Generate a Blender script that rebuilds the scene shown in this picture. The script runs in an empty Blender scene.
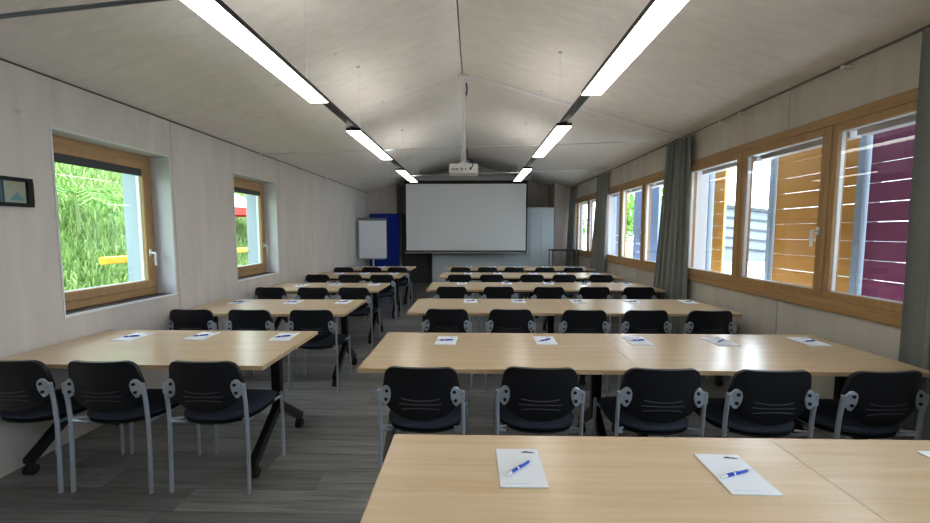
import bpy, bmesh, math, random
from mathutils import Vector, Matrix
random.seed(7)
S = bpy.context.scene
COL = S.collection
PI = math.pi

# ---------------------------------------------------------------- camera, sky, sun, exposure
CAM_H, F_PX, YAW, PITCH = 1.519, 388.255, 0.022, -0.0758
cd = bpy.data.cameras.new('camera'); cam = bpy.data.objects.new('camera', cd); COL.objects.link(cam)
cd.sensor_width = 36.0; cd.sensor_fit = 'HORIZONTAL'; cd.lens = F_PX / 930 * 36.0
cd.clip_start = 0.05; cd.clip_end = 300
cam.location = (0, 0, CAM_H); cam.rotation_euler = (PI / 2 + PITCH, 0, YAW)
S.camera = cam

w = bpy.data.worlds.new('overcast_sky'); S.world = w; w.use_nodes = True
wn = w.node_tree.nodes; wl = w.node_tree.links
bg = wn['Background']; bg.inputs['Color'].default_value = (0.78, 0.89, 1.0, 1); bg.inputs['Strength'].default_value = 6.0

sd = bpy.data.lights.new('sun', 'SUN'); sd.energy = 5.0; sd.angle = math.radians(3); sd.color = (1, .95, .86)
sun = bpy.data.objects.new('sun', sd); COL.objects.link(sun)
sun.rotation_euler = (math.radians(-24), math.radians(4), 0)
sun.location = (0, 0, 30)

LAMP_STRENGTH = 5.5
S.view_settings.view_transform = 'Standard'; S.view_settings.look = 'None'
S.view_settings.gamma = 1; S.view_settings.use_curve_mapping = False
S.view_settings.exposure = 0.70

# ---------------------------------------------------------------- materials
def new_mat(name):
    m = bpy.data.materials.new(name); m.use_nodes = True
    return m, m.node_tree.nodes, m.node_tree.links, m.node_tree.nodes['Principled BSDF']

def plain(name, col, rough=.5, metal=0.0, spec=.5, coat=0.0, noise=0.0, nscale=40, bump=0.0):
    m, n, l, p = new_mat(name)
    p.inputs['Roughness'].default_value = rough; p.inputs['Metallic'].default_value = metal
    p.inputs['Specular IOR Level'].default_value = spec; p.inputs['Coat Weight'].default_value = coat
    p.inputs['Base Color'].default_value = (*col, 1)
    if noise or bump:
        tc = n.new('ShaderNodeTexCoord'); nz = n.new('ShaderNodeTexNoise')
        nz.inputs['Scale'].default_value = nscale; nz.inputs['Detail'].default_value = 4
        l.new(tc.outputs['Object'], nz.inputs['Vector'])
        if noise:
            mx = n.new('ShaderNodeMix'); mx.data_type = 'RGBA'
            mx.inputs[6].default_value = (*[c * (1 - noise) for c in col], 1)
            mx.inputs[7].default_value = (*[min(1, c * (1 + noise)) for c in col], 1)
            l.new(nz.outputs['Fac'], mx.inputs[0]); l.new(mx.outputs[2], p.inputs['Base Color'])
        if bump:
            b = n.new('ShaderNodeBump'); b.inputs['Strength'].default_value = bump; b.inputs['Distance'].default_value = .002
            l.new(nz.outputs['Fac'], b.inputs['Height']); l.new(b.outputs[0], p.inputs['Normal'])
    return m

def wood(name, c0, c1, stretch, rough=.4, knots=None, scale=1.0, spec=.5, rnd=0.0, bump=.05, coat=0.0):
    """streaky grain: noise squeezed along one axis; optional small knots; rnd = shade change from object to object"""
    m, n, l, p = new_mat(name)
    p.inputs['Roughness'].default_value = rough; p.inputs['Specular IOR Level'].default_value = spec
    p.inputs['Coat Weight'].default_value = coat; p.inputs['Coat Roughness'].default_value = .25
    tc = n.new('ShaderNodeTexCoord'); mp = n.new('ShaderNodeMapping'); mp.inputs['Scale'].default_value = stretch
    oi = n.new('ShaderNodeObjectInfo')
    off = n.new('ShaderNodeVectorMath'); off.operation = 'SCALE'; off.inputs[0].default_value = (13.1, 7.7, 5.3)
    add = n.new('ShaderNodeVectorMath'); add.operation = 'ADD'
    l.new(oi.outputs['Random'], off.inputs['Scale']); l.new(tc.outputs['Object'], mp.inputs['Vector'])
    l.new(mp.outputs[0], add.inputs[0]); l.new(off.outputs[0], add.inputs[1])
    nz = n.new('ShaderNodeTexNoise'); nz.inputs['Scale'].default_value = scale; nz.inputs['Detail'].default_value = 6
    nz.inputs['Roughness'].default_value = .6; nz.inputs['Distortion'].default_value = .4
    l.new(add.outputs[0], nz.inputs['Vector'])
    cr = n.new('ShaderNodeValToRGB')
    cr.color_ramp.elements[0].position = .3; cr.color_ramp.elements[0].color = (*c0, 1)
    cr.color_ramp.elements[1].position = .7; cr.color_ramp.elements[1].color = (*c1, 1)
    l.new(nz.outputs['Fac'], cr.inputs[0]); out = cr.outputs[0]
    if rnd:
        hv = n.new('ShaderNodeHueSaturation'); mr = n.new('ShaderNodeMapRange')
        mr.inputs[3].default_value = 1 - rnd; mr.inputs[4].default_value = 1 + rnd
        l.new(oi.outputs['Random'], mr.inputs[0]); l.new(mr.outputs[0], hv.inputs['Value']); l.new(out, hv.inputs['Color']); out = hv.outputs[0]
    if knots:
        vo = n.new('ShaderNodeTexVoronoi'); vo.inputs['Scale'].default_value = knots[1]; vo.inputs['Randomness'].default_value = 1
        l.new(tc.outputs['Object'], vo.inputs['Vector'])
        kr = n.new('ShaderNodeMapRange'); kr.inputs[1].default_value = 0; kr.inputs[2].default_value = .085
        kr.inputs[3].default_value = .75; kr.inputs[4].default_value = 0
        l.new(vo.outputs['Distance'], kr.inputs[0])
        # only some cells carry a knot
        gt = n.new('ShaderNodeMath'); gt.operation = 'GREATER_THAN'; gt.inputs[1].default_value = .45
        sp = n.new('ShaderNodeSeparateColor'); l.new(vo.outputs['Color'], sp.inputs[0]); l.new(sp.outputs[0], gt.inputs[0])
        mu = n.new('ShaderNodeMath'); mu.operation = 'MULTIPLY'; l.new(kr.outputs[0], mu.inputs[0]); l.new(gt.outputs[0], mu.inputs[1])
        mx = n.new('ShaderNodeMix'); mx.data_type = 'RGBA'; mx.inputs[7].default_value = (*knots[0], 1)
        l.new(mu.outputs[0], mx.inputs[0]); l.new(out, mx.inputs[6]); out = mx.outputs[2]
    l.new(out, p.inputs['Base Color'])
    if bump:
        b = n.new('ShaderNodeBump'); b.inputs['Strength'].default_value = bump; b.inputs['Distance'].default_value = .003
        l.new(nz.outputs['Fac'], b.inputs['Height']); l.new(b.outputs[0], p.inputs['Normal'])
    return m

def glass(name, tint=(.97, .99, 1), refl=1.0):
    m, n, l, p = new_mat(name); n.remove(p)
    tr = n.new('ShaderNodeBsdfTransparent'); tr.inputs[0].default_value = (*tint, 1)
    gl = n.new('ShaderNodeBsdfGlossy'); gl.inputs['Roughness'].default_value = .01
    lw = n.new('ShaderNodeLayerWeight'); lw.inputs[0].default_value = .5
    pw = n.new('ShaderNodeMath'); pw.operation = 'POWER'; pw.inputs[1].default_value = 5; l.new(lw.outputs['Facing'], pw.inputs[0])
    mu = n.new('ShaderNodeMath'); mu.operation = 'MULTIPLY_ADD'; mu.inputs[1].default_value = .93 * refl; mu.inputs[2].default_value = .035 * refl; l.new(pw.outputs[0], mu.inputs[0])
    mx = n.new('ShaderNodeMixShader'); l.new(mu.outputs[0], mx.inputs[0]); l.new(tr.outputs[0], mx.inputs[1]); l.new(gl.outputs[0], mx.inputs[2])
    l.new(mx.outputs[0], n['Material Output'].inputs[0])
    return m

def emit(name, col, s):
    m, n, l, p = new_mat(name)
    p.inputs['Base Color'].default_value = (.8, .8, .8, 1)
    p.inputs['Emission Color'].default_value = (*col, 1); p.inputs['Emission Strength'].default_value = s
    return m

def leafy(name, c0, c1, trans=.3):
    m, n, l, p = new_mat(name)
    g = n.new('ShaderNodeNewGeometry'); mx = n.new('ShaderNodeMix'); mx.data_type = 'RGBA'
    mx.inputs[6].default_value = (*c0, 1); mx.inputs[7].default_value = (*c1, 1)
    l.new(g.outputs['Random Per Island'], mx.inputs[0]); l.new(mx.outputs[2], p.inputs['Base Color'])
    p.inputs['Roughness'].default_value = .6; p.inputs['Specular IOR Level'].default_value = .2
    t = n.new('ShaderNodeBsdfTranslucent'); l.new(mx.outputs[2], t.inputs[0])
    ms = n.new('ShaderNodeMixShader'); ms.inputs[0].default_value = trans
    l.new(p.outputs[0], ms.inputs[1]); l.new(t.outputs[0], ms.inputs[2]); l.new(ms.outputs[0], n['Material Output'].inputs[0])
    return m

M = dict(
    wall=wood('whitewashed_wall_panel', (.53, .49, .45), (.62, .58, .54), (2.2, 2.2, .35), .7, ((.36, .33, .29), 3.2), 3, .25),
    ceil=wood('whitewashed_ceiling_panel', (.70, .655, .615), (.80, .755, .715), (.35, 5, 5), .65, ((.36, .33, .29), 3.2), 3, .25),
    dark_joint=plain('joint_backing', (.05, .047, .042), .9),
    plank=wood('grey_vinyl_plank', (.095, .096, .099), (.235, .235, .235), (1.3, 16, 5), .33, None, 2.0, .5, .28, .10),
    floor_under=plain('floor_slab', (.03, .03, .03), .9),
    beech=wood('beech_laminate', (.57, .42, .255), (.66, .505, .33), (1.0, 22, 10), .26, None, 1.4, .5, .03, .0, .25),
    band=wood('beech_edge', (.46, .32, .17), (.56, .40, .235), (2, 14, 14), .45, None, 2, .4),
    blackmetal=plain('black_powder_coat', (.012, .012, .013), .35, .3),
    rubber=plain('black_rubber', (.012, .012, .012), .7),
    silver=plain('silver_powder_coat', (.44, .50, .58), .38, .5),
    shell=plain('black_plastic_shell', (.005, .006, .009), .48, 0, .35, 0, .1, 200, .2),
    ribm=plain('grey_rib_edge', (.055, .06, .07), .35),  # embossed backrest ribs, toned lighter than the shell around them
    fabric=plain('dark_navy_seat_fabric', (.026, .035, .053), .9, 0, .25, 0, .35, 300, .4),
    hole=plain('dark_hole', (.004, .004, .004), .8),
    oak=wood('oiled_window_wood', (.34, .20, .085), (.44, .275, .125), (14, 1.2, 14), .42, None, 2, .4),
    oakv=wood('oiled_window_wood_upright', (.34, .20, .085), (.44, .275, .125), (14, 14, 1.2), .42, None, 2, .4),
    white=plain('white_lacquer', (.74, .75, .76), .45),
    reveal=plain('painted_reveal', (.62, .63, .66), .6),
    cupb=plain('pale_grey_laminate', (.56, .63, .67), .5),
    doorm=plain('grey_door', (.11, .125, .14), .5),
    alu=plain('aluminium', (.66, .69, .73), .38, .35),
    blind=plain('dark_blind_box', (.028, .03, .032), .5),
    sill=plain('dark_sill', (.035, .035, .04), .5),
    glass=glass('window_glass'),
    curtain=plain('grey_curtain', (.235, .25, .248), .95, 0, .15, 0, .16, 60, .25),
    lamp=emit('lamp_diffuser', (1.0, .965, .90), LAMP_STRENGTH),
    uplamp=emit('lamp_top_diffuser', (1.0, .965, .90), 12.0),
    screen=plain('projection_fabric', (.82, .85, .86), .9, 0, .1),
    blackfab=plain('black_border', (.006, .006, .006), .8),
    greycase=plain('grey_case', (.30, .30, .30), .5),
    paper=plain('white_paper', (.78, .82, .88), .8, 0, .2),
    ink=plain('dark_ink', (.05, .055, .09), .8),
    faintink=plain('pale_blue_ink', (.45, .55, .75), .8),
    penblue=plain('blue_pen_plastic', (.02, .07, .46), .25),
    penclear=plain('frosted_pen_tip', (.72, .74, .78), .25),
    blueboard=plain('blue_pinboard_felt', (.012, .03, .24), .95, 0, .1, 0, .2, 200),
    orange=None)

# ---------------------------------------------------------------- mesh helpers
class MB:
    def __init__(s): s.bm = bmesh.new()
    def box(s, x0, x1, y0, y1, z0, z1, bev=0, seg=1):
        r = bmesh.ops.create_cube(s.bm, size=1)
        vs = r['verts']
        for v in vs:
            v.co = Vector((x0 + (v.co.x + .5) * (x1 - x0), y0 + (v.co.y + .5) * (y1 - y0), z0 + (v.co.z + .5) * (z1 - z0)))
        if bev:
            es = list({e for v in vs for e in v.link_edges})
            bmesh.ops.bevel(s.bm, geom=es, offset=bev, segments=seg, affect='EDGES', profile=.5)
        return s
    def bar(s, a, b, wx, wy, up=(0, 0, 1)):
        """rectangular bar from a to b"""
        a = Vector(a); b = Vector(b); d = (b - a).normalized(); u = Vector(up)
        if abs(d.dot(u)) > .98: u = Vector((0, 1, 0))
        r = d.cross(u).normalized(); u = r.cross(d)
        q = [a + r * sx * wx / 2 + u * sy * wy / 2 for sx, sy in ((-1, -1), (1, -1), (1, 1), (-1, 1))]
        t = [p + (b - a) for p in q]
        vs = [s.bm.verts.new(p) for p in q + t]
        for f in ((3, 2, 1, 0), (4, 5, 6, 7), (0, 1, 5, 4), (1, 2, 6, 5), (2, 3, 7, 6), (3, 0, 4, 7)): s.bm.faces.new([vs[i] for i in f])
        return s
    def tube(s, pts, r, n=8, rx=None, close=True):
        """round (or oval) tube along a polyline; r may be a list"""
        pts = [Vector(p) for p in pts]; rs = r if isinstance(r, (list, tuple)) else [r] * len(pts)
        rings = []; ref = None
        for i, p in enumerate(pts):
            d = ((pts[min(i + 1, len(pts) - 1)] - p).normalized() + (p - pts[max(i - 1, 0)]).normalized()).normalized()
            if ref is None:
                ref = Vector((0, 0, 1)) if abs(d.z) < .9 else Vector((0, 1, 0))
            u = (ref - d * ref.dot(d)).normalized(); v = d.cross(u); ref = u
            k = rx / rs[i] if rx else 1
            rings.append([s.bm.verts.new(p + (u * math.cos(a) + v * math.sin(a) * k) * rs[i]) for a in [2 * PI * j / n for j in range(n)]])
        for A, B in zip(rings, rings[1:]):
            for j in range(n): s.bm.faces.new((A[j], A[(j + 1) % n], B[(j + 1) % n], B[j]))
        if close:
            s.bm.faces.new(rings[0][::-1]); s.bm.faces.new(rings[-1])
        return s
    def disc(s, c, axis, r, h, n=14):
        c = Vector(c); a = Vector(axis).normalized()
        return s.tube([c - a * h / 2, c + a * h / 2], r, n)
    def prism(s, poly, axis, a0, a1):
        """poly: 2-D outline in the other two axes (x,y,z order), extruded from a0 to a1"""
        def P(q, a):
            return Vector({0: (a, q[0], q[1]), 1: (q[0], a, q[1]), 2: (q[0], q[1], a)}[axis])
        A = [s.bm.verts.new(P(q, a0)) for q in poly]; B = [s.bm.verts.new(P(q, a1)) for q in poly]
        n = len(poly)
        s.bm.faces.new(A[::-1]); s.bm.faces.new(B)
        for i in range(n): s.bm.faces.new((A[i], A[(i + 1) % n], B[(i + 1) % n], B[i]))
        return s
    def grid(s, fn, nu, nv):
        vs = [[s.bm.verts.new(fn(i / nu, j / nv)) for j in range(nv + 1)] for i in range(nu + 1)]
        for i in range(nu):
            for j in range(nv): s.bm.faces.new((vs[i][j], vs[i + 1][j], vs[i + 1][j + 1], vs[i][j + 1]))
        return vs
    def sheet(s, fn, nrm, nu, nv, th):
        """closed slab: surface fn(u,v) and the same moved by th along nrm(u,v)"""
        A = s.grid(fn, nu, nv)
        B = s.grid(lambda u, v: Vector(fn(u, v)) + Vector(nrm(u, v)) * th, nu, nv)
        rim = [(i, 0) for i in range(nu)] + [(nu, j) for j in range(nv)] + [(i, nv) for i in range(nu, 0, -1)] + [(0, j) for j in range(nv, 0, -1)]
        for k in range(len(rim)):
            a, b = rim[k], rim[(k + 1) % len(rim)]
            s.bm.faces.new((A[a[0]][a[1]], A[b[0]][b[1]], B[b[0]][b[1]], B[a[0]][a[1]]))
        return s
    def mesh(s, name, smooth=False):
        bmesh.ops.remove_doubles(s.bm, verts=s.bm.verts, dist=1e-6)
        bmesh.ops.recalc_face_normals(s.bm, faces=s.bm.faces)
        me = bpy.data.meshes.new(name); s.bm.to_mesh(me); s.bm.free()
        if smooth:
            me.polygons.foreach_set('use_smooth', [True] * len(me.polygons))
            me.set_sharp_from_angle(angle=math.radians(38))
        return me
    def build(s, name, mat, parent=None, smooth=False, label=None):
        me = s.mesh(name, smooth); me.materials.append(mat)
        o = bpy.data.objects.new(name, me); COL.objects.link(o)
        if parent: o.parent = parent
        if label: o['label'] = label
        return o

def link_mesh(name, me, parent, loc=(0, 0, 0), rot=(0, 0, 0), scale=None):
    o = bpy.data.objects.new(name, me); COL.objects.link(o); o.parent = parent; o.location = loc; o.rotation_euler = rot
    if scale: o.scale = scale
    return o

def tag(o, label, cat, group=None, kind=None):
    o['label'] = label; o['category'] = cat
    if group: o['group'] = group
    if kind: o['kind'] = kind
    return o

def thing(name, label, cat, loc=(0, 0, 0), rz=0, group=None, kind=None):
    o = bpy.data.objects.new(name, None); COL.objects.link(o); o.location = loc; o.rotation_euler = (0, 0, rz)
    o.empty_display_size = .1
    return tag(o, label, cat, group, kind)

def struct(o, label, cat):
    return tag(o, label, cat, None, 'structure')

def copy_tree(o, parent=None):
    c = o.copy(); COL.objects.link(c); c.parent = parent
    for ch in list(o.children): copy_tree(ch, c)
    return c

# ---------------------------------------------------------------- room dimensions
XL, XR = -2.923, 2.70
EL, ER = 2.594, 2.735
RX, RZ = -.15, 3.555
Y0, YB, YN = -2.6, 10.8, 11.6           # rear wall behind the camera, front wall, niche
WT = .30                                # wall thickness
def ceil_z(x):
    return EL + (RZ - EL) * (x - XL) / (RX - XL) if x < RX else ER + (RZ - ER) * (XR - x) / (XR - RX)

LW = [(2.67, 3.73, .905, 2.245), (4.71, 5.74, .905, 2.245)]                # windows of the left wall: y0 y1 z0 z1
RW = [(-1.30, 1.76, .926, 2.393), (2.02, 5.08, .926, 2.393), (5.25, 8.27, .926, 2.393), (8.50, 10.74, .926, 2.393)]
RB = [(-.26, .72), (3.06, 4.04), (6.28, 7.24), (9.28, 10.24)]     # sash joints of each band

# ---- floor
m = MB(); m.box(XL - .3, XR + .3, Y0 - .3, YN + .3, -.30, -.012)
floor = m.build('floor', M['floor_under']); struct(floor, 'grey brown wood-look plank floor', 'floor')
pl = .186
def plank_mesh(L):
    mm = MB(); mm.box(-L / 2, L / 2, -pl / 2 + .0012, pl / 2 - .0012, -.0118, 0, .0012).bm
    me = mm.mesh('plank'); me.materials.append(M['plank']); return me
pm = plank_mesh(1.0)
y = .86; row = 0
while y < YN:
    off = [0, .55, .25, .8, .4, .95][row % 6]; x = XL - 1.28 + off * 1.28
    while x < XR:
        a, b = max(x, XL), min(x + 1.28, XR)
        if b - a > .04:
            d = min(pl, YN - y)
            link_mesh('plank', pm, floor, ((a + b) / 2, y + pl / 2 - (pl - d) / 2, 0), scale=(b - a - .0022, d / pl, 1))
        x += 1.28
    y += pl; row += 1
m = MB(); m.box(XL, XR, Y0, .86, -.0118, 0); m.build('plank_field', M['plank'], floor)

# ---- walls: outer skin with window openings, inner panels with open joints
def wall_boxes(m, xa, xb, ya, yb, z0, z1, wins, inset=0):
    ys = ya
    m_w = sorted([(max(w_[0], ya), min(w_[1], yb), w_[2], w_[3]) for w_ in wins if w_[0] < yb and w_[1] > ya])
    for (a, b, c, d) in m_w:
        if a > ys + 1e-4: m.box(xa, xb, ys, a, z0, z1)
        m.box(xa, xb, a, b, z0, c); m.box(xa, xb, a, b, d, z1); ys = b
    if ys < yb - 1e-4: m.box(xa, xb, ys, yb, z0, z1)
    return m

def side_wall(name, label, x_in, sgn, top, wins, joints):
    o = wall_boxes(MB(), min(x_in + sgn * .10, x_in + sgn * WT), max(x_in + sgn * .10, x_in + sgn * WT), Y0 - .3, YN + .3, -.3, top + .3, wins).build(name, M['reveal'])
    struct(o, label, 'wall')
    js = [Y0] + joints + [YN]
    for a, b in zip(js, js[1:]):
        wall_boxes(MB(), min(x_in, x_in + sgn * .0999), max(x_in, x_in + sgn * .0999), a + .003, b - .003, 0, top, wins).build('panel', M['wall'], o)
    wall_boxes(MB(), min(x_in + sgn * .06, x_in + sgn * .0995), max(x_in + sgn * .06, x_in + sgn * .0995), Y0, YN, 0, top, wins).build('joint_backing', M['dark_joint'], o)
    return o
wall_left = side_wall('wall_left', 'whitewashed wood panel wall with two small deep windows', XL, -1, EL + .02, LW, [.76, 3.76, 6.76, 9.76])
wall_right = side_wall('wall_right', 'whitewashed wood panel wall with long wooden window bands', XR, 1, ER + .02, RW, [.47, 3.47, 6.47, 9.47])

def gable(name, x0, x1, y0, y1, z0=0, mat='wall', over=.05):
    p = [(x0, z0), (x1, z0), (x1, ceil_z(x1) + over)]
    if x0 < RX < x1: p.append((RX, RZ + over))
    p.append((x0, ceil_z(x0) + over))
    return MB().prism(p, 1, y0, y1).build(name, M[mat])
NX0, NX1 = -2.13, 2.22
o = gable('wall_front', XL - .3, XR + .3, YN, YN + .3); struct(o, 'rear wall of the niche behind the projection screen', 'wall')
for a, b in ((XL + .001, NX0), (NX1, XR - .001)):
    pp = gable('panel', a, b, YB, YN - .001, 0.0); pp.parent = o
o = gable('wall_back', XL - .3, XR + .3, Y0 - .3, Y0); struct(o, 'whitewashed wall opposite the projection screen', 'wall')

# ---- ceiling: two slopes of panels with joints, roof deck above with eaves
roof = MB().prism([(XL - .75, ceil_z(XL) - .26 + .10), (RX, RZ + .10), (XR + .75, ceil_z(XR) - .22 + .10), (XR + .75, ceil_z(XR) + .1), (RX, RZ + .34), (XL - .75, ceil_z(XL) + .1)], 1, Y0 - .8, YN + .8).build('ceiling', M['dark_joint'])
struct(roof, 'pitched whitewashed wood ceiling with dark ridge joint', 'ceiling')
cj = [Y0, -.8, 2.2, 5.2, 8.2, YN]
for a, b in zip(cj, cj[1:]):
    for x0, x1 in ((XL - .02, RX - .006), (RX + .006, XR + .02)):
        z0, z1 = ceil_z(x0), ceil_z(x1)
        MB().prism([(x0, z0), (x1, z1), (x1, z1 + .098), (x0, z0 + .098)], 1, a + .002, b - .002).build('panel', M['ceil'], roof)

# ---- dark shadow joint trims between walls and ceiling
o = MB().box(XL, XL + .012, Y0, YB, EL - .014, EL - .007).build('trim_1', M['dark_joint']); struct(o, 'dark shadow joint under left ceiling edge', 'trim')

# ---------------------------------------------------------------- windows
def handle(parent, x, y, z, sgn, down=-1):
    """lever handle on a side-wall window; sgn = direction into the room"""
    h = MB().box(min(x, x + sgn * .012), max(x, x + sgn * .012), y - .014, y + .014, z - .035, z + .035, .004, 2)
    h.tube([(x + sgn * .01, y, z), (x + sgn * .05, y, z), (x + sgn * .055, y, z + down * .01), (x + sgn * .055, y, z + down * .12)], .010, 8)
    return h.build('handle', M['alu'], parent, True, 'silver lever handle')

def frame4(m, x0, x1, ya, yb, za, zb, wy, wz, wzb=None):
    wzb = wzb or wz
    m.box(x0, x1, ya, yb, zb - wz, zb, .004); m.box(x0, x1, ya, yb, za, za + wzb, .004)
    m.box(x0, x1, ya, ya + wy, za + wzb, zb - wz, .004); m.box(x0, x1, yb - wy, yb, za + wzb, zb - wz, .004)
    return m

for i, (a, b, c, d) in enumerate(LW):
    t = thing('window_%d' % (i + 1), ['wood framed window in deep white reveal nearest the wall picture', 'wood framed window in deep white reveal showing a red parasol'][i], 'window', (XL, (a + b) / 2, c), kind='structure')
    hw, hh = (b - a) / 2, d - c
    lining = MB()
    e = .012
    lining.box(-.26, .006, -hw, -hw + e, 0, hh).box(-.26, .006, hw - e, hw, 0, hh).box(-.26, .006, -hw + e, hw - e, hh - e, hh)
    lining.build('reveal_lining', M['reveal'], t)
    MB().box(-.19, -.004, -hw + e, hw - e, 0, .016).build('sill', M['sill'], t, label='dark window sill')
    MB().box(-.004, .008, -hw, hw, 0, .018).build('sill_edge', M['white'], t)
    frame4(MB(), -.26, -.18, -hw + e, hw - e, .016, hh - e, .055, .075, .07).build('frame', M['oak'], t)
    y0, y1, z0, z1 = -hw + e + .05, hw - e - .05, .016 + .065, hh - e - .07
    sash = frame4(MB(), -.235, -.165, y0, y1, z0, z1, .065, .06, .075).build('sash', M['oakv'], t)
    MB().box(-.206, -.200, y0 + .06, y1 - .06, z0 + .07, z1 - .055).build('pane', M['glass'], sash)
    frame4(MB(), -.232, -.198, y0 + .055, y1 - .055, z0 + .065, z1 - .05, .014, .014).build('glazing_bead', M['alu'], sash)
    handle(t, -.165, y1 - .034, .016 + .40, 1)
    MB().box(-.197, -.17, y0 + .062, y1 - .062, z1 - .125, z1 - .055, .006).build('blind_box', M['blind'], t, label='dark roller blind cassette')

XW = XR - .008
for i, (a, b, c, d) in enumerate(RW):
    t = thing('window_%d' % (i + 3), ['wooden three part window band nearest the rear wall', 'wooden three part window band facing the yellow and purple slats', 'wooden three part window band facing the blue slats', 'wooden window band beside the black stand table'][i], 'window', (XR, a, c), kind='structure')
    L, hh = b - a, d - c
    frame4(MB(), -.012, .12, 0, L, 0, hh, .06, .075, .085).build('frame', M['oak'], t)
    MB().box(-.03, .01, -.005, L + .005, -.002, .055, .004).build('sill', M['oak'], t)
    n = 3; js = [.06, RB[i][0] - a, RB[i][1] - a, L - .06]
    for k in range(n):
        ya, yb = js[k], js[k + 1]
        if k: MB().box(-.010, .11, ya - .020, ya + .020, .085, hh - .075, .004).build('mullion', M['oakv'], t)
        sa, sb = ya + (.017 if k else 0), yb - (.017 if k < n - 1 else 0)
        sash = frame4(MB(), -.004, .045, sa + .003, sb - .003, .083, hh - .073, .046, .058, .058).build('sash', M['oakv'], t)
        MB().box(.010, .016, sa + .045, sb - .045, .138, hh - .128).build('pane', M['glass'], sash)
        frame4(MB(), .018, .050, sa + .046, sb - .046, .136, hh - .126, .010, .012).build('glazing_bead', M['alu'], sash)
        if k == 1 or (i == 2 and k == 0): handle(t, -.004, sa + .026, .60, -1)
        # outside venetian blind pulled up: a stack of thin slats under its rail
        bl = MB().box(.17, .25, sa, sb, hh - .10, hh - .005, .004)
        for q in range(5): bl.box(.165, .255, sa + .01, sb - .01, hh - .115 - q * .010, hh - .108 - q * .010)
        bl.build('outside_blind', M['alu'], t, label='silver outside blind pulled up')

# ---------------------------------------------------------------- front niche: door, cupboards
t = thing('door_1', 'grey door in the niche beside the pale cupboards', 'door', (-1.66, YN, 0), kind='structure')
MB().box(-.41, .41, -.05, -.004, .005, 2.0, .004).build('leaf', M['doorm'], t)
fr = MB().box(-.47, -.415, -.06, -.002, 0, 2.06).box(.415, .47, -.06, -.002, 0, 2.06).box(-.415, .415, -.06, -.002, 2.005, 2.06)
fr.build('frame', M['doorm'], t)
MB().box(.32, .34, -.058, -.05, .96, 1.10).tube([(.33, -.055, 1.05), (.33, -.10, 1.05), (.21, -.10, 1.05)], .009, 8).build('handle', M['alu'], t, True)

cw = (2.20 + 1.15) / 5
for k in range(5):
    x0 = -1.15 + k * cw
    lab = ['next to the grey door', 'second from the grey door', 'in the middle of the row', 'second from the window end', 'at the window end, uncovered by the screen'][k]
    t = thing('cupboard', 'tall pale grey two-door cupboard ' + lab, 'cupboard', (x0 + cw / 2, 10.74, 0), group='pale cupboards behind the screen')
    hw = cw / 2 - .002
    MB().box(-hw, hw, 0, .80, .08, 2.19).build('body', M['cupb'], t)
    MB().box(-hw, hw, .03, .78, 0, .08).build('plinth', M['doorm'], t)
    for s in (-1, 1):
        d_ = MB().box(min(s * .002, s * (hw - .002)), max(s * .002, s * (hw - .002)), -.02, -.001, .085, 2.188, .002).build('door', M['cupb'], t)
        MB().bar((s * .03, -.045, 1.0), (s * .03, -.045, 1.16), .01, .01).bar((s * .03, -.045, 1.01), (s * .03, -.02, 1.01), .008, .008).bar((s * .03, -.045, 1.15), (s * .03, -.02, 1.15), .008, .008).build('handle', M['alu'], d_)

# ---------------------------------------------------------------- projection screen
YS = 10.3
t = thing('projection_screen', 'large white pull-down projection screen with black border', 'screen', (-.205, YS, 0))
sx, z0, z1 = 1.60, 1.0, 2.82
MB().box(-sx - .12, sx + .12, -.02, .12, z1 + .05, z1 + .15, .01, 2).build('case', M['greycase'], t, label='grey screen case')
MB().box(-sx - .02, sx + .02, .03, .036, z0 - .01, z1 + .05).build('black_border', M['blackfab'], t)
MB().box(-sx + .015, sx - .015, .026, .0299, z0 + .03, z1 - .04).build('screen_fabric', M['screen'], t)
MB().box(-sx - .03, sx + .03, .02, .05, z0 - .05, z0 - .01, .006).build('weight_bar', M['greycase'], t)
for s in (-1.2, 1.2):
    xx = s; zc = ceil_z(-.205 + s)
    MB().box(xx - .012, xx + .012, .04, .06, z1 + .15, zc - .002).build('hanger', M['greycase'], t)

# ---------------------------------------------------------------- flip chart, pin board, stand table
t = thing('flip_chart', 'white flip chart board on a stand before the blue partition', 'flip chart', (-2.50, 9.6, 0), .10)
MB().box(-.345, .345, -.012, .012, .86, 1.86, .006).build('board', M['greycase'], t)
MB().box(-.33, .33, -.019, -.0121, .875, 1.80).build('paper_pad', M['paper'], t)
MB().box(-.345, .345, -.03, -.012, 1.80, 1.86, .004).build('clamp_bar', M['doorm'], t)
MB().tube([(0, .03, .10), (0, .03, 1.3)], .02, 10).build('column', M['silver'], t, True)
MB().box(-.30, .30, -.05, -.012, .845, .86).build('pen_tray', M['silver'], t)
for k in range(5):
    a = k * 2 * PI / 5 + .3
    lg = MB().tube([(0, .03, .14), (.20 * math.cos(a), .03 + .20 * math.sin(a), .07)], .013, 8).build('leg', M['silver'], t, True)
    MB().disc((.20 * math.cos(a), .03 + .20 * math.sin(a), .03), (math.sin(a), -math.cos(a), 0), .03, .025).build('caster', M['rubber'], lg)

t = thing('pin_board', 'tall royal blue felt partition board behind the flip chart', 'partition', (-2.38, 10.35, 0))
MB().box(-.37, .37, -.02, .02, .06, 1.99, .004).build('felt_panel', M['blueboard'], t)
MB().box(-.39, -.37, -.024, .024, .04, 2.0).box(.37, .39, -.024, .024, .04, 2.0).box(-.37, .37, -.024, .024, 1.991, 2.005).build('frame', M['blueboard'], t)
for s in (-.34, .34): MB().box(s - .02, s + .02, -.22, .22, 0, .04, .006).build('foot', M['blackmetal'], t)

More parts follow.
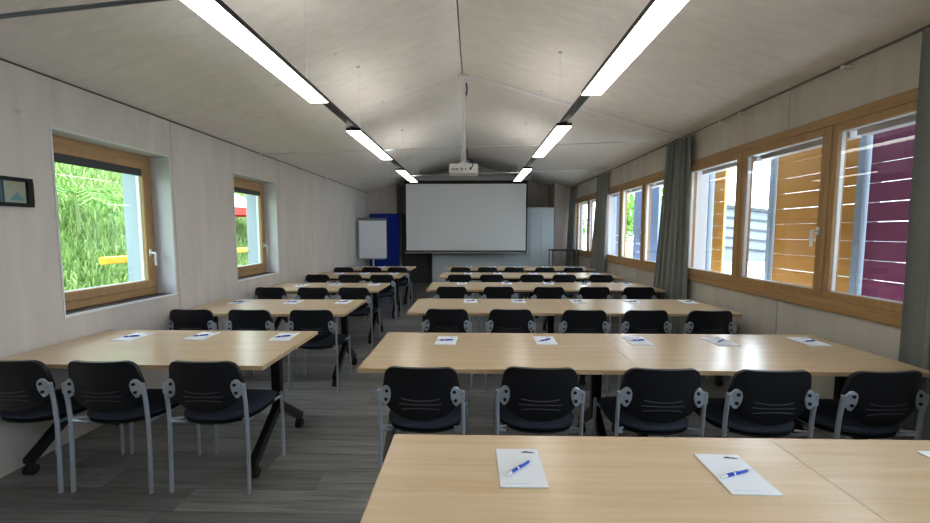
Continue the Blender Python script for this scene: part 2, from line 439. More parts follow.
t = thing('stand_table', 'narrow tall black stand table in front of corner curtain', 'table', (2.27, 9.85, 0))
MB().box(-.33, .33, -.22, .22, 1.055, 1.085, .003).build('table_top', M['blackmetal'], t)
for sx_ in (-1, 1):
    for sy_ in (-1, 1): MB().box(sx_ * .318 - .010, sx_ * .318 + .010, sy_ * .208 - .010, sy_ * .208 + .010, 0, 1.055).build('leg', M['blackmetal'], t)
MB().box(-.30, .30, .195, .215, .20, .225).box(-.325, -.305, -.19, .19, .20, .225).box(.305, .325, -.19, .19, .20, .225).build('stretcher', M['blackmetal'], t)

# ---------------------------------------------------------------- chairs
ZT, ZB_ = .795, .487
def half_w(z):
    if z > .735: return .140 + .060 * math.sqrt(max(0, 1 - ((z - .735) / .060) ** 2))
    if z > .645: return .200 + .016 * (.735 - z) / .09
    return .216 * max(.0, 1 - ((.645 - z) / (.645 - ZB_)) ** 2.3) ** .52 + .0
def shell_pt(u, v):
    # v bottom->top with more samples near both ends, u -1..1
    t_ = .5 - .5 * math.cos(PI * v); z = ZB_ + .001 + (ZT - ZB_ - .001) * t_; u = 2 * u - 1
    hw = max(half_w(z), .012)
    y = -.030 + .045 * abs(u * hw / .216) ** 2.2 - .10 * (z - .62) + .25 * max(0, .58 - z) ** 1.2
    return Vector((u * hw, y, z))
def make_chair(detail):
    t = thing('conference_chair', 'x', 'chair')
    sh = MB().sheet(shell_pt, lambda u, v: (0, 1, .1), 14, 16, .020).build('backrest', M['shell'], t, True, 'black plastic backrest')
    if detail:
        for k, z in enumerate((.612, .590, .568)):
            pts = []
            for q in range(-6, 7):
                x = q / 6 * (.115 - .012 * abs(k - 1)); zz = z + (.010 if k == 0 else -.010 if k == 2 else 0) * (abs(q / 6) ** 2)
                hw = half_w(zz); y = -.030 + .045 * abs(x / .216) ** 2.2 - .10 * (zz - .62) + .25 * max(0, .58 - zz) ** 1.2
                pts.append((x, y - .001, zz))
            MB().tube(pts, .0028, 5).build('rib', M['ribm'], sh, True)
    # seat: domed cushion on a plastic pan
    def outline(a):
        c, s_ = math.cos(a), math.sin(a); n = 4.5 if s_ > 0 else 3.0
        return Vector(((abs(c) ** (2 / n)) * (1 if c >= 0 else -1) * .222, .235 + (abs(s_) ** (2 / n)) * (1 if s_ >= 0 else -1) * .222, 0))
    def seat_mesh(z_bot, z_top, grow, name, mat):
        m = MB(); N = 32; cen = Vector((0, .235, 0)); rings = []
        prof = [(.0, z_bot), (.90, z_bot), (1.0, z_bot + .3 * (z_top - z_bot)), (1.0, z_bot + .65 * (z_top - z_bot)), (.93, z_top), (.5, z_top + .004), (0, z_top + .002)]
        for (k, z) in prof:
            if k == 0: rings.append([m.bm.verts.new((0, .235, z))]); continue
            ring = []
            for j in range(N):
                p = outline(2 * PI * j / N); q = cen + (p - cen) * k * grow
                # waterfall front edge, raised rear corners
                fy = (q.y - .235) / .222; dz = -.018 * max(0, fy) ** 3 + .022 * max(0, -fy) ** 2 * (q.x / .222) ** 2
                ring.append(m.bm.verts.new((q.x, q.y, z + dz)))
            rings.append(ring)
        for A, B in zip(rings, rings[1:]):
            for j in range(N):
                if len(A) == 1: m.bm.faces.new((A[0], B[j], B[(j + 1) % N]))
                elif len(B) == 1: m.bm.faces.new((A[j], B[0], A[(j + 1) % N]))
                else: m.bm.faces.new((A[j], A[(j + 1) % N], B[(j + 1) % N], B[j]))
        return m.build(name, mat, t, True)
    seat_mesh(.424, .458, 1.0, 'seat', M['fabric'])['label'] = 'dark fabric seat cushion'
    seat_mesh(.400, .423, .965, 'seat_pan', M['shell'])
    for s in (-1, 1):
        x = s * .229
        MB().tube([(x + s * .003, .004, .001), (x + s * .002, .012, .22), (x, .016, .42), (x, .010, .54), (x, -.004, .655), (x, -.005, .662)], .0125, 8, .0105).build('leg', M['silver'], t, True, 'silver rear leg')
        MB().tube([(x, .395, .446), (x + s * .002, .400, .44), (x + s * .004, .402, .22), (x + s * .006, .396, .001)], .011, 8).build('leg', M['silver'], t, True, 'silver front leg')
        MB().tube([(x, .016, .430), (x - s * .045, .07, .398), (x - s * .045, .34, .398), (x, .396, .420)], .010, 8).build('side_rail', M['silver'], t, True)
        MB().tube([(x, .018, .440), (s * .18, .06, .428)], .007, 6).build('seat_support', M['silver'], t, True)
        # ear-shaped bracket plate from the post to the shell
        poly = [(x + s * .010, .604), (x + s * .010, .656), (s * .213, .672), (s * .199, .686), (s * .184, .689), (s * .170, .678), (s * .163, .656), (s * .165, .625), (s * .175, .596), (s * .189, .580), (s * .203, .583), (s * .213, .598)]
        br = MB(); A = []; B = []
        for (px, pz) in poly:
            ax = min(abs(px), .216); yy = -.030 + .045 * abs(ax / .216) ** 2.2 - .10 * (pz - .62)
            yy = min(yy, .0) - .006
            A.append(br.bm.verts.new((px, yy - .004, pz))); B.append(br.bm.verts.new((px, yy + .003, pz)))
        br.bm.faces.new(A); br.bm.faces.new(B[::-1])
        for q in range(len(A)): br.bm.faces.new((A[q], A[(q + 1) % len(A)], B[(q + 1) % len(A)], B[q]))
        bo = br.build('bracket', M['silver'], t, False, 'silver ear-shaped bracket')
        if detail:
            for (hx, hz) in ((.184, .660), (.190, .612)):
                yy = -.030 + .045 * (hx / .216) ** 2.2 - .10 * (hz - .62)
                yy = min(yy, 0) - .0125
                MB().disc((s * hx, yy, hz), (0, 1, 0), .0095, .010, 10).build('screw_hole', M['hole'], bo)
    return t
chair_full = make_chair(True); chair_far = make_chair(False)
used = set()
def place_chair(x, y, rz, label, group, far):
    proto = chair_far if far else chair_full
    o = copy_tree(proto) if far in used else proto
    used.add(far); o.location = (x, y, 0); o.rotation_euler = (0, 0, rz); o['label'] = label; o['group'] = group
    return o

# ---------------------------------------------------------------- tables
TH, TD = .74, .80
def make_table(L):
    t = thing('folding_table', 'x', 'table')
    MB().box(-L / 2 + .003, L / 2 - .003, -TD / 2 + .003, TD / 2 - .003, TH - .025, TH).build('table_top', M['beech'], t)
    e = MB()
    e.box(-L / 2 + .0001, L / 2 - .0001, -TD / 2, -TD / 2 + .003, TH - .025, TH - .0001).box(-L / 2 + .0001, L / 2 - .0001, TD / 2 - .003, TD / 2, TH - .025, TH - .0001)
    e.box(-L / 2 + .0001, -L / 2 + .003, -TD / 2 + .003, TD / 2 - .003, TH - .025, TH - .0001).box(L / 2 - .003, L / 2 - .0001, -TD / 2 + .003, TD / 2 - .003, TH - .025, TH - .0001)
    e.build('edge_band', M['band'], t)
    MB().box(-L / 2 + .16, L / 2 - .16, -.03, .03, TH - .10, TH - .05, .004).build('cross_beam', M['blackmetal'], t)
    for s in (-1, 1):
        cx = s * (L / 2 - .13)
        MB().box(cx - .032, cx + .032, -.024, .024, .27, TH - .055, .005).build('column', M['blackmetal'], t)
        MB().box(cx - .03, cx + .03, -.28, .28, TH - .056, TH - .026, .004).build('top_bracket', M['blackmetal'], t)
        for q in (-1, 1):
            ft = MB().prism([(q * .0, .36), (q * .0, .29), (q * .29, .082), (q * .335, .082), (q * .335, .112)], 0, cx - .022, cx + .022).build('foot', M['blackmetal'], t)
            cs = MB().disc((cx - .014, q * .312, .032), (1, 0, 0), .032, .018, 14).disc((cx + .014, q * .312, .032), (1, 0, 0), .032, .018, 14)
            cs.box(cx - .02, cx + .02, q * .312 - .016, q * .312 + .016, .045, .083, .004)
            cs.build('caster', M['rubber'], ft, True)
    return t
protos = {}
def place_table(L, x0, y0, label, group):
    if L not in protos: protos[L] = o = make_table(L)
    else: o = copy_tree(protos[L])
    o.location = (x0 + L / 2, y0 + TD / 2, 0); o['label'] = label; o['group'] = group
    return o

# ---------------------------------------------------------------- writing pads and pens
def make_pad():
    t = thing('writing_pad', 'x', 'paper pad')
    hw, hh = .074, .105
    MB().box(-hw, hw, -hh, hh, 0, .004, .0006).build('sheets', M['paper'], t)
    # small dark mark at the top right, a faint line of print at the foot
    lg = MB()
    for k, (ax, ay, r) in enumerate([(.020, .083, .0055), (.028, .086, .0065), (.037, .083, .0055), (.046, .082, .006), (.055, .081, .004)]):
        lg.prism([(ax + r * 1.25 * math.cos(2 * PI * j / 9), ay + r * .62 * math.sin(2 * PI * j / 9 + .4)) for j in range(9)], 2, .0039, .0043)
    lg.prism([(.014, .080), (.064, .077), (.064, .0785), (.014, .0815)], 2, .0039, .00425)
    lg.build('logo_mark', M['ink'], t, label='small dark wavy logo')
    MB().box(-.058, .020, -.090, -.088, .0039, .0042).build('footer_line', M['faintink'], t)
    return t
def make_pen():
    t = thing('ballpoint_pen', 'x', 'pen')
    r = .0052
    MB().tube([(-.040, 0, r), (.046, 0, r), (.050, 0, r)], [r, r, r * .7], 8).build('barrel', M['penblue'], t, True)
    MB().tube([(-.068, 0, r), (-.062, 0, r), (-.0405, 0, r)], [.0012, .0030, r], 8).build('tip', M['penclear'], t, True)
    MB().tube([(.0505, 0, r), (.062, 0, r)], [.0032, .0032], 8).build('push_button', M['penclear'], t, True)
    MB().box(.006, .047, -.002, .002, 2 * r + .0006, 2 * r + .0022).box(.043, .047, -.002, .002, 2 * r - .001, 2 * r + .0008).build('clip', M['penclear'], t)
    MB().tube([(-.012, 0, r), (-.006, 0, r)], r * 1.06, 8).build('ring', M['penclear'], t, True)
    return t
pad0, pen0 = make_pad(), make_pen(); first = [True]
def place_pad(x, y, rz, pr, where, group):
    p, q = (pad0, pen0) if first[0] else (copy_tree(pad0), copy_tree(pen0)); first[0] = False
    p.location = (x, y, TH + .0002); p.rotation_euler = (0, 0, rz); p['label'] = 'white writing pad ' + where; p['group'] = 'writing pads ' + group
    q.location = (x - .004, y - .012, TH + .0046); q.rotation_euler = (0, 0, pr); q['label'] = 'blue pen ' + where.replace('at the ', '').replace(' place', ''); q['group'] = 'pens ' + group

ORD = ['nearest the screen', 'second from the screen', 'third from the screen', 'fourth from the screen', 'fifth from the screen', 'farthest from the screen']
SEAT5 = ['aisle end', 'second from aisle', 'middle', 'second from curtains', 'curtain end']
SEAT3 = ['wall end', 'middle', 'aisle end']
# curtain-side rows: (left end x, near edge y, table length, chair xs, pad xy)
RR = [
    (-.304, .640, 1.42, None, [(.156, 1.236), (.845, 1.218), (1.648, 1.254)]),
    (-.664, 2.158, 1.618, [-.285, .362, 1.015, 1.588, 2.172], [(-.193, 2.737), (.515, 2.752), (1.176, 2.760), (1.756, 2.754), (2.385, 2.765)]),
    (-.645, 3.705, 1.60, [-.253, .352, 1.041, 1.614, 2.205], [(-.033, 4.323), (.506, 4.335), (1.168, 4.345), (1.78, 4.337), (2.40, 4.345)]),
    (-.636, 5.200, 1.60, [-.291, .337, 1.002, 1.604, 2.19], [(-.176, 5.85), (.504, 5.86), (1.139, 5.87), (1.682, 5.86), (2.30, 5.87)]),
    (-.600, 6.670, 1.58, [-.242, .309, .997, 1.548, 2.163], [(-.10, 7.28), (.45, 7.30), (1.12, 7.29), (1.66, 7.30), (2.27, 7.30)]),
    (-.585, 8.040, 1.56, [-.266, .286, .835, 1.465, 2.051], [(-.10, 8.66), (.42, 8.67), (.98, 8.66), (1.60, 8.67), (2.15, 8.66)]),
]
for k, (x0, y0, L, cx, pads) in enumerate(RR):
    rowname = ORD[5 - k]
    for s in range(2):
        place_table(L, x0 + s * (L + .0004), y0, 'beech folding table, %s half of long row %s' % (['aisle', 'curtain'][s], rowname), 'long-row tables')
    for j, x in enumerate(cx or []):
        yy = y0 + [0, -.105, -.085, -.06, -.07, -.07][k] + random.uniform(-.012, .012)
        rz = random.uniform(-.04, .04)
        if k == 1 and j == 4: rz = .07
        place_chair(x, yy, rz, 'black chair, %s seat of the long row %s' % (SEAT5[j], rowname), 'chairs of the long rows', k > 2)
    for j, (px, py) in enumerate(pads):
        place_pad(px, py, (random.uniform(-.05, .05) if k else [.012, -.02, .0][j]), [.765, .345, .3, .35, .5][j] if k == 0 else random.uniform(.05, .7),
                  'at the %s place, long row %s' % (SEAT5[j], rowname), 'on the long rows')
LR = [
    (-1.226, 2.185, 1.68, [-2.640, -2.106, -1.530], [(-2.533, 2.784), (-2.035, 2.818), (-1.409, 2.809)]),
    (-1.232, 3.615, 1.66, [-2.663, -2.110, -1.523], [(-2.61, 4.216), (-2.007, 4.229), (-1.444, 4.254)]),
    (-1.275, 5.085, 1.63, [-2.680, -2.116, -1.575], [(-2.503, 5.56), (-2.045, 5.667), (-1.476, 5.70)]),
    (-1.276, 6.615, 1.63, [-2.675, -2.111, -1.565], [(-2.53, 7.23), (-2.05, 7.24), (-1.50, 7.24)]),
    (-1.305, 7.970, 1.60, [-2.675, -2.096, -1.560], [(-2.53, 8.58), (-2.05, 8.59), (-1.52, 8.59)]),
]
for k, (x1, y0, L, cx, pads) in enumerate(LR):
    rowname = ORD[4 - k] if k else 'farthest from the screen'
    place_table(L, x1 - L, y0, 'single beech folding table against the two-window wall, %s' % rowname, 'single tables by the wall')
    for j, x in enumerate(cx):
        yy = y0 + [-.070, -.06, -.06, -.06, -.06][k] + random.uniform(-.01, .01)
        place_chair(x, yy, random.uniform(-.03, .03), 'black chair, %s seat of the single wall table %s' % (SEAT3[j], rowname), 'chairs of the wall tables', k > 1)
    for j, (px, py) in enumerate(pads):
        place_pad(px, py, random.uniform(-.06, .06), random.uniform(.1, .6), 'at the %s place, wall table %s' % (SEAT3[j], rowname), 'on the wall tables')

# ---------------------------------------------------------------- pendant strip lights
def light_run(x, segs, label_side):
    zb = 2.50
    for k, (a, b) in enumerate(segs):
        pos = ['above the doorway end', 'farthest from the screen', 'middle of the run', 'nearest the screen'][k]
        t = thing('strip_light', 'long flat suspended strip light on the %s run, %s' % (label_side, pos), 'lamp', (x, (a + b) / 2, zb), group='strip lights of the %s run' % label_side)
        h = (b - a) / 2
        MB().box(-.070, .070, -h, h, .006, .036, .002).build('housing', M['blackmetal'], t)
        MB().box(-.068, .068, -h + .003, h - .004, 0, .0058).build('diffuser', M['lamp'], t, label='glowing white diffuser')
        MB().box(-.022, .022, -h + .02, h - .02, .0712, .0720).build('top_diffuser', M['uplamp'], t, label='glowing strip on top')
        for s in (-1, 1):
            yy = s * (h - .22); zc = ceil_z(x) - zb
            w_ = MB().tube([(0, yy, .0725), (0, yy, zc - .012)], .0016, 6).build('suspension_wire', M['alu'], t)
            MB().disc((0, yy, zc - .008), (0, 0, 1), .02, .02, 12).build('ceiling_rose', M['white'], w_)
    t = thing('light_rail', 'black mounting rail carrying the strip lights of the %s run' % label_side, 'rail', (x, 0, zb + .037))
    MB().box(-.029, .029, segs[0][0], segs[-1][1] + .03, 0, .034, .002).build('profile', M['blackmetal'], t)
light_run(-1.178, [(-.85, .65), (1.50, 3.02), (3.85, 5.36), (6.30, 7.75)], 'two-window wall')
light_run(.845, [(-.85, .65), (1.40, 2.90), (3.73, 5.22), (6.20, 7.65)], 'curtain wall')

# ---------------------------------------------------------------- projector, tie rods, conduit
t = thing('projector', 'white projector hanging on a long white ceiling pole', 'projector', (-.13, 5.2, 0))
MB().box(-.185, .185, -.14, .16, 2.275, 2.395, .012, 2).build('body', M['white'], t, True)
MB().tube([(0, 0, 2.43), (0, 0, ceil_z(-.13) - .03)], .026, 12).build('pole', M['white'], t, True)
MB().box(-.07, .07, -.07, .07, 2.396, 2.415).box(-.035, .035, -.035, .035, 2.415, 2.45).build('mount_plate', M['white'], t)
MB().box(-.06, .06, -.06, .06, ceil_z(-.13) - .05, ceil_z(-.13) - .012).build('ceiling_plate', M['white'], t)
for (x, z, ww, hh_) in ((-.145, 2.325, .022, .016), (-.115, 2.325, .018, .014), (-.085, 2.327, .022, .016), (-.02, 2.325, .018, .022), (.03, 2.325, .012, .022), (.09, 2.33, .02, .03)):
    MB().box(x - ww / 2, x + ww / 2, -.1425, -.1398, z - hh_ / 2, z + hh_ / 2).build('socket', M['hole'], t)
MB().disc((.09, .165, 2.335), (0, 1, 0), .035, .03, 16).build('lens', M['blackfab'], t, True)
MB().tube([(.10, -.145, 2.335), (.12, -.19, 2.37), (.11, -.12, 2.44), (.05, -.03, 2.47), (.03, -.02, 2.6)], .006, 6).build('cable', M['rubber'], t, True)
MB().tube([(-.04, -.145, 2.325), (-.03, -.19, 2.36), (-.04, -.08, 2.43), (-.028, -.02, 2.55)], .005, 6).build('cable', M['white'], t, True)
MB().tube([(.03, -.01, 3.44), (.045, -.03, 3.36), (.03, -.03, 3.28)], .010, 6).build('cable', M['rubber'], t, True)

for yy, nm in ((5.2, 'beside the projector pole'), (7.7, 'between projector and screen')):
    t = thing('tie_rod', 'thin grey steel tie rod across the room ' + nm, 'rod', (0, yy + (.12 if yy < 6 else 0), 0))
    pa, pb = Vector((XL + .012, 0, 2.575)), Vector((2.56, 0, ceil_z(2.56) - .05))
    MB().tube([pa, pb], .0065, 8).build('bar', M['alu'], t, True)
    MB().disc(pa, (1, 0, 0), .022, .02, 10).build('end_fitting', M['alu'], t); MB().disc(pb + Vector((0, 0, .018)), (0, 0, 1), .016, .05, 10).build('end_fitting', M['alu'], t)
    pc = pa.lerp(pb, .34); MB().tube([pc - Vector((.03, 0, .001)), pc + Vector((.03, 0, .001))], .014, 8).build('turnbuckle', M['alu'], t)
t = thing('tie_rod', 'dark grey sloping tie rod above the strip lights farthest from the screen', 'rod', (0, 1.9, 0))
pa, pb = Vector((XL + .012, 0, 2.494)), Vector((1.93, 0, 2.935))
MB().tube([pa, pb], .0105, 8).build('bar', plain('dark_grey_steel', (.16, .18, .21), .4, .5), t, True)
MB().disc(pa, (1, 0, 0), .03, .02, 10).build('end_fitting', M['alu'], t); MB().disc(pb, (0, 0, 1), .03, .02, 10).build('end_fitting', M['alu'], t)
xa, xb = RX + .10, XR - .05
o = MB().bar((xa, 5.14, ceil_z(xa) - .016), (xb, 5.14, ceil_z(xb) - .016), .045, .028).build('cable_duct', M['white'])
tag(o, 'white cable duct running down the ceiling slope from projector pole', 'cable duct')

# ---------------------------------------------------------------- curtains and rail
rz_ = ER - .035
XC = XR - .068
t = thing('curtain_rail', 'long dark curtain rail under the ceiling above the window bands', 'curtain rail', (XC, 0, rz_))
MB().box(-.010, .010, -1.2, 10.72, 0, .011).build('track', plain('grey_track', (.10, .10, .10), .5), t)
for yy in (1.2, 2.92, 4.0, 4.3, 6.0, 7.5, 9.0, 10.4):
    MB().box(-.012, .062, yy - .012, yy + .012, -.020, -.0005).build('bracket', M['white'], t)
def curtain(yt0, yt1, yb0, yb1, n, label, zbot=.06, amp=.030, flare=0):
    t = thing('curtain', label, 'curtain', (XC, (yb0 + yb1) / 2, 0), group='grey curtains on the window wall'); yc = (yb0 + yb1) / 2
    ph = random.uniform(0, 6)
    def f(u, v):
        z = zbot + (rz_ - .012 - zbot) * v
        y = (yb0 + (yb1 - yb0) * u) * (1 - v) + (yt0 + (yt1 - yt0) * u) * v - yc
        a = amp * (1 - .25 * v)
        x = a * math.sin(2 * PI * n * u + ph + .5 * math.sin(3 * v + ph)) + .35 * a * math.sin(2 * PI * n * 2.3 * u + 1.3 + v * 1.5)
        x -= flare * (1 - v) * u
        y += .012 * math.sin(2 * PI * n * u * 2 + ph)
        return Vector((x, y, z))
    MB().sheet(f, lambda u, v: (1, 0, 0), n * 12, 18, .003).build('drape', M['curtain'], t, True)
    for k in range(2 * n + 1):
        u = k / (2 * n); p = f(min(max(u, 0.01), .99), 1)
        MB().bar((p.x * .3, p.y, rz_ - .016), (p.x * .3, p.y, rz_ - .0006), .006, .006).build('glider', M['white'], t)
curtain(1.55, 2.43, 1.50, 2.39, 6, 'grey curtain hanging beside the purple slats', .06)
curtain(4.84, 5.42, 4.80, 5.78, 6, 'grey curtain between the yellow slats and blue slats')
curtain(7.82, 8.42, 7.82, 8.86, 6, 'grey curtain between the blue slats and black stand table')
curtain(10.30, 10.66, 10.16, 10.70, 4, 'grey curtain in the corner behind the black stand table', .06, .030, .16)

# ---------------------------------------------------------------- picture on the left wall
t = thing('wall_picture', 'black framed picture with two small cards on the wall', 'picture', (XL, 2.326, 1.68))
a, b, h = -.195, .195, .185
MB().box(.001, .030, a, b, h - .022, h, .002).box(.001, .030, a, b, 0, .022, .002).box(.001, .030, a, a + .022, .022, h - .022).box(.001, .030, b - .032, b, .022, h - .022).build('frame', M['blackfab'], t)
MB().box(.001, .010, a + .02, b - .02, .02, h - .02).build('backing', plain('picture_backing', (.03, .035, .04), .6), t)
teal = plain('teal_card', (.035, .11, .14), .5); cream = plain('cream_card', (.30, .33, .27), .5); ochre = plain('ochre_print', (.34, .30, .10), .5); aqua = plain('aqua_print', (.10, .25, .27), .5); pale = plain('pale_print', (.30, .42, .42), .5); plum = plain('plum_print', (.05, .05, .10), .5)
MB().box(.0101, .012, -.165, .035, .026, h - .026).build('card', teal, t, label='teal card')
MB().box(.0101, .012, .045, .162, .026, h - .026).build('card', cream, t, label='cream card')
f = MB().box(.0121, .0128, .072, .132, .118, .152).build('print', ochre, t)
MB().box(.0129, .0134, .080, .124, .126, .144).build('label', cream, f)
MB().prism([(.072, .040), (.150, .040), (.128, .075), (.112, .092), (.098, .078)], 0, .0121, .0128).build('print', aqua, t)
MB().box(.0121, .0128, -.035, .022, .118, .146).build('print', pale, t)
MB().box(.0121, .0128, -.08, .018, .045, .075).build('print', plum, t)

# ---------------------------------------------------------------- outside, window-band side
M['yellow'] = plain('yellow_board', (.50, .22, .02), .5, 0, .4, 0, .08, 3)
M['purple'] = plain('purple_board', (.19, .028, .09), .5, 0, .4, 0, .08, 3)
M['blueb'] = plain('blue_board', (.20, .30, .52), .5, 0, .4, 0, .08, 3)
M['steel'] = plain('galvanised_post', (.26, .32, .38), .5, .3)
XSH = 3.52
def shutter(y0, y1, mat, label, z0=.42, z1=2.42):
    t = thing('slat_screen', label, 'shutter', (XSH, (y0 + y1) / 2, -.6), group='coloured slat screens outside')
    h = (y1 - y0) / 2; z = z0; k = 0
    me = MB().box(-.010, .010, -h + .006, h - .006, 0, .1665, .002).mesh('slat'); me.materials.append(mat)
    while z < z1 - .1:
        link_mesh('slat', me, t, (0, 0, z + .6)); z += .170
    for s in (-1, 1): MB().box(.012, .042, s * (h - .045) - .015, s * (h - .045) + .015, 0, z1 + .6).build('post', M['steel'], t)
    MB().box(.012, .042, -h, h, z1 + .57, z1 + .6).build('top_bar', M['steel'], t)
shutter(1.45, 2.50, M['yellow'], 'yellow horizontal board screen outside beyond the purple one')
shutter(2.54, 3.57, M['purple'], 'purple horizontal board screen outside the window band')
shutter(3.65, 4.63, M['yellow'], 'yellow horizontal board screen outside next to the purple one')
shutter(5.56, 5.81, M['yellow'], 'narrow yellow board screen outside by the wide steel post')
shutter(7.50, 8.65, M['blueb'], 'wide blue board screen outside the window band')
shutter(9.30, 10.0, M['blueb'], 'narrow blue board screen outside near the corner curtain')
for y0, y1, lab in ((3.58, 3.64, 'slim grey steel post between purple and yellow screens'), (4.64, 4.69, 'slim grey steel post at the end of the yellow screen'), (5.85, 6.20, 'wide grey steel post beside the narrow yellow screen')):
    t = thing('steel_post', lab, 'post', (XSH, (y0 + y1) / 2, -.6))
    h = (y1 - y0) / 2
    MB().box(-.05, .05, -h, h, .012, 3.0).build('shaft', M['steel'], t); MB().box(-.08, .08, -h - .03, h + .03, 0, .012).build('base_plate', M['steel'], t)

o = MB().box(XR + .3, 60, -20, 60, -.9, -.6).build('terrace', plain('pale_paving', (.62, .62, .60), .8, 0, .3, 0, .06, 2)); struct(o, 'pale paved terrace outside the window bands', 'ground')
o = MB().box(4.4, 16, 6.5, 13.4, -.6, .50, .01).build('deck', plain('white_deck', (.75, .75, .74), .8)); struct(o, 'raised white deck with teal stripes outside', 'ground')
tealp = plain('teal_paint', (.05, .42, .36), .6)
for k, (x0, x1, y0, y1) in enumerate(((4.6, 14, 11.6, 12.5), (4.6, 14, 9.0, 9.35), (4.6, 14, 7.3, 7.5))):
    o = MB().box(x0, x1, y0, y1, .5002, .506).build('court_line', tealp); tag(o, ['broad teal stripe painted on the white deck', 'middle teal stripe painted on the white deck', 'thinnest teal stripe painted on the white deck'][k], 'marking')
t = thing('shed', 'grey clad shed with sloping dark rails beyond the white deck', 'shed', (12.2, 15.2, -.6))
greym = plain('grey_sheet_metal', (.17, .19, .21), .5, .2, .5, 0, .1, 2)
dk = plain('dark_rail', (.03, .035, .04), .5)
MB().prism([(-3.2, 0), (4.5, 0), (4.5, 2.2), (-3.2, 3.1)], 1, 0, 5.0).build('wall', greym, t)
MB().prism([(-3.4, 3.12), (4.7, 2.18), (4.7, 2.30), (-3.4, 3.24)], 1, -.25, 5.2).build('roof', dk, t)
for k in range(4):
    MB().bar((-3.2, -.06, 2.75 - k * .38), (4.5, -.06, 1.95 - k * .38), .05, .07).build('rail', dk, t)

def leaf_cloud(n, pos, size, mesh_name, up=.3):
    vs = []; fs = []
    for _ in range(n):
        p = Vector(pos()); s = size * random.uniform(.6, 1.3)
        d = Vector((random.gauss(0, 1), random.gauss(0, 1), random.gauss(up, 1))).normalized()
        r = d.orthogonal().normalized(); r = Matrix.Rotation(random.uniform(0, 2 * PI), 3, d) @ r
        i = len(vs); vs += [p, p + d * s * .5 + r * s * .22, p + d * s, p + d * s * .5 - r * s * .22]; fs.append((i, i + 1, i + 2, i + 3))
    me = bpy.data.meshes.new(mesh_name); me.from_pydata(vs, [], fs); return me
leafm = leafy('bright_leaves', (.10, .26, .03), (.30, .52, .10))
barkm = plain('bark', (.10, .07, .045), .9, 0, .2, 0, .3, 8)
def tree(x, y, zg, h, r, label, n=2600):
    t = thing('tree', label, 'tree', (x, y, zg), group='trees beyond the terrace')
    MB().tube([(0, 0, 0), (.05, 0, h * .4), (0, .05, h * .75)], [.13, .10, .05], 8).build('trunk', barkm, t, True)
    blobs = [(random.uniform(-r * .5, r * .5), random.uniform(-r * .5, r * .5), h * random.uniform(.5, .9), r * random.uniform(.45, .65)) for _ in range(7)]
    def pos():
        bx, by, bz, br = random.choice(blobs); v = Vector((random.gauss(0, 1), random.gauss(0, 1), random.gauss(0, 1))).normalized() * br * random.uniform(.7, 1)
        return (bx + v.x, by + v.y, bz + v.z)
    me = leaf_cloud(n, pos, .34, 'foliage'); me.materials.append(leafm); o = bpy.data.objects.new('foliage', me); COL.objects.link(o); o.parent = t
tree(10.5, 24.5, -.6, 4.6, 2.0, 'round leafy tree behind the blue slat screens')
tree(7.3, 30, -.6, 4.2, 1.7, 'small leafy tree seen past the black stand table')
tree(17, 31, -.6, 5.0, 2.2, 'big leafy tree standing behind the shed')
o = MB().box(4.2, 30, 15.5, 40, -.6, -.55).build('lawn', plain('lawn_green', (.22, .42, .06), .9, 0, .2, 0, .3, 6)); struct(o, 'green lawn beyond the terrace', 'ground')

# ---------------------------------------------------------------- outside, two-window side
bankm = plain('bank_soil', (.13, .23, .055), .95, 0, .1, 0, .3, 3)
def bank_z(x):
    return -.45 if x > -4.6 else -.45 + (-4.6 - x) * .92
prof = [(XL - .3, -.9), (XL - .3, -.45), (-4.6, -.45), (-13, bank_z(-13)), (-13, -.9)]
o = MB().prism(prof, 1, -4, 26).build('bank', bankm); struct(o, 'steep green bank outside the two small windows', 'ground')
vs, fs = [], []
for _ in range(70000):
    x = random.uniform(-12, -4.9); y = random.uniform(2.5, 19)
    if not (-1.55 < x / y < -.42): continue
    z = bank_z(x); L = random.uniform(.12, .34); a = random.uniform(0, 2 * PI); wd = random.uniform(.006, .015)
    lean = random.uniform(.15, .75); dx, dy = math.cos(a) * lean, math.sin(a) * lean
    px, py = -math.sin(a) * wd, math.cos(a) * wd; i = len(vs)
    vs += [(x - px, y - py, z - .03), (x + px, y + py, z - .03), (x + px + dx * L * .45, y + py + dy * L * .45, z + L * .62), (x - px + dx * L * .45, y - py + dy * L * .45, z + L * .62), (x + dx * L, y + dy * L, z + L * .85)]
    fs += [(i, i + 1, i + 2, i + 3), (i + 3, i + 2, i + 4)]
me = bpy.data.meshes.new('tall_grass'); me.from_pydata(vs, [], fs); me.materials.append(leafy('lime_grass', (.09, .20, .035), (.38, .50, .20), .35))
o = bpy.data.objects.new('tall_grass', me); COL.objects.link(o); tag(o, 'lime green tall grass covering the bank', 'grass', kind='stuff')

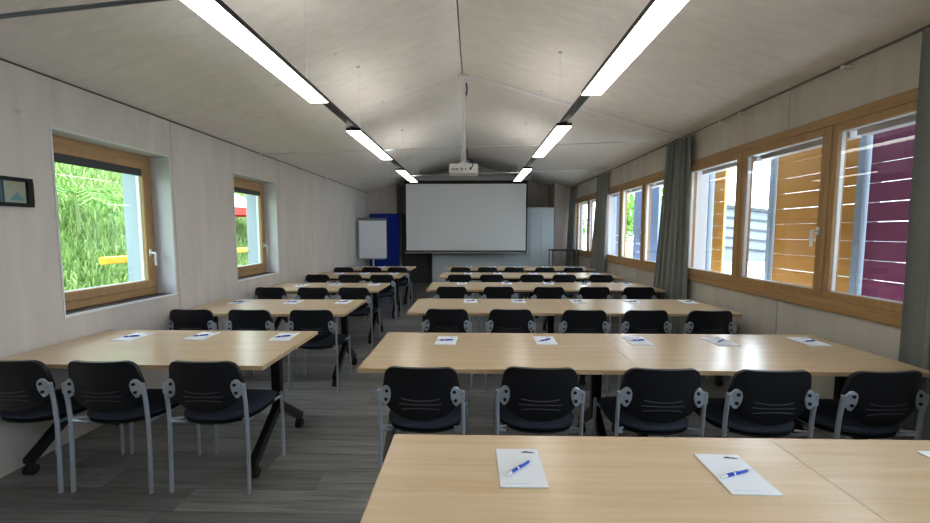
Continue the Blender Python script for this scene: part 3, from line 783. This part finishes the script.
t = thing('palm', 'small fan of palm fronds on the green bank', 'palm', (-6.55, 6.3, bank_z(-6.55)))
hp = .80
MB().tube([(0, 0, -.05), (.03, 0, hp * .5), (0, 0, hp)], [.03, .026, .022], 8).build('trunk', plain('palm_stem', (.16, .22, .07), .8), t, True)
palmm = leafy('palm_green', (.08, .20, .03), (.20, .36, .08), .35)
for k in range(20):
    a = k * 2 * PI / 20 + random.uniform(-.2, .2); el = random.uniform(-.1, .75); m = MB(); pts = []
    R_ = random.uniform(.75, 1.15)
    for q in range(9):
        s = q / 8; rr = R_ * s; zz = hp + math.sin(el) * rr - .35 * s * s * R_; pts.append(Vector((math.cos(a) * rr * math.cos(el * .6), math.sin(a) * rr * math.cos(el * .6), zz)))
    m.tube(pts, .007, 4)
    side = Vector((-math.sin(a), math.cos(a), 0))
    for q in range(2, 9):
        for s in (-1, 1):
            p = pts[q]; d = (pts[q] - pts[q - 1]).normalized(); e = p + (side * s * .8 + d * .8 + Vector((0, 0, -.25))).normalized() * .34
            vv = [m.bm.verts.new(c) for c in (p - d * .028, p + d * .028, e)]; m.bm.faces.new(vv)
    m.build('frond', palmm, t)

M['yellowbar'] = plain('yellow_painted_timber', (.80, .42, .03), .5)
t = thing('railing', 'yellow timber railing standing along the green bank', 'railing', (-5.0, 5.1, bank_z(-5.0)))
zr = 1.08 - bank_z(-5.0)
MB().box(-.045, .045, 0, 9.0, zr, zr + .10, .01).build('top_rail', M['yellowbar'], t)
for k in range(5): MB().box(-.04, .04, .5 + k * 2.0, .58 + k * 2.0, -.03, zr).build('post', M['yellowbar'], t)

redm = plain('red_canvas', (.75, .03, .02), .7); whm = plain('white_canvas', (.85, .85, .85), .7)
t = thing('parasol', 'red and white parasol standing on the green bank', 'parasol', (-6.6, 10.6, bank_z(-6.6)))
zc = 2.0 - bank_z(-6.6)
MB().tube([(0, 0, -.05), (0, 0, zc + .60)], .025, 8).build('pole', M['white'], t, True)
N = 8; R_ = .95
for k in range(N):
    a0, a1 = 2 * PI * k / N, 2 * PI * (k + 1) / N
    P = lambda a, r, z: Vector((math.cos(a) * r, math.sin(a) * r, z))
    m = MB(); m.prism([(0, 0)], 2, 0, 0) if False else None
    tri = [P(a0, .03, zc + .58), P(a1, .03, zc + .58), P(a1, R_, zc + .16), P(a0, R_, zc + .16)]
    A = [m.bm.verts.new(p) for p in tri]; B = [m.bm.verts.new(p - Vector((0, 0, .008))) for p in tri]
    m.bm.faces.new(A); m.bm.faces.new(B[::-1])
    for q in range(4): m.bm.faces.new((A[q], A[(q + 1) % 4], B[(q + 1) % 4], B[q]))
    m.build('canopy_panel', whm, t)
    m = MB(); tri = [P(a0, R_ + .001, zc + .16), P(a1, R_ + .001, zc + .16), P(a1, R_ + .012, zc - .04), P(a0, R_ + .012, zc - .04)]
    A = [m.bm.verts.new(p) for p in tri]; B = [m.bm.verts.new(p * 1.0 + Vector((math.cos(a0) * .006, math.sin(a0) * .006, 0))) for p in tri]
    m.bm.faces.new(A); m.bm.faces.new(B[::-1])
    for q in range(4): m.bm.faces.new((A[q], A[(q + 1) % 4], B[(q + 1) % 4], B[q]))
    m.build('valance', redm, t)

finm = plain('pale_facade_panel', (.28, .33, .40), .5)
for k, yy in enumerate((3.92, 6.06)):
    o = MB().box(XL - .635, XL - .3, yy - .02, yy + .02, -.45, 2.55, .004).build('facade_fin', finm)
    tag(o, ['pale upright fin outside the window nearest the wall picture', 'pale upright fin outside the window with the red parasol'][k], 'facade fin')
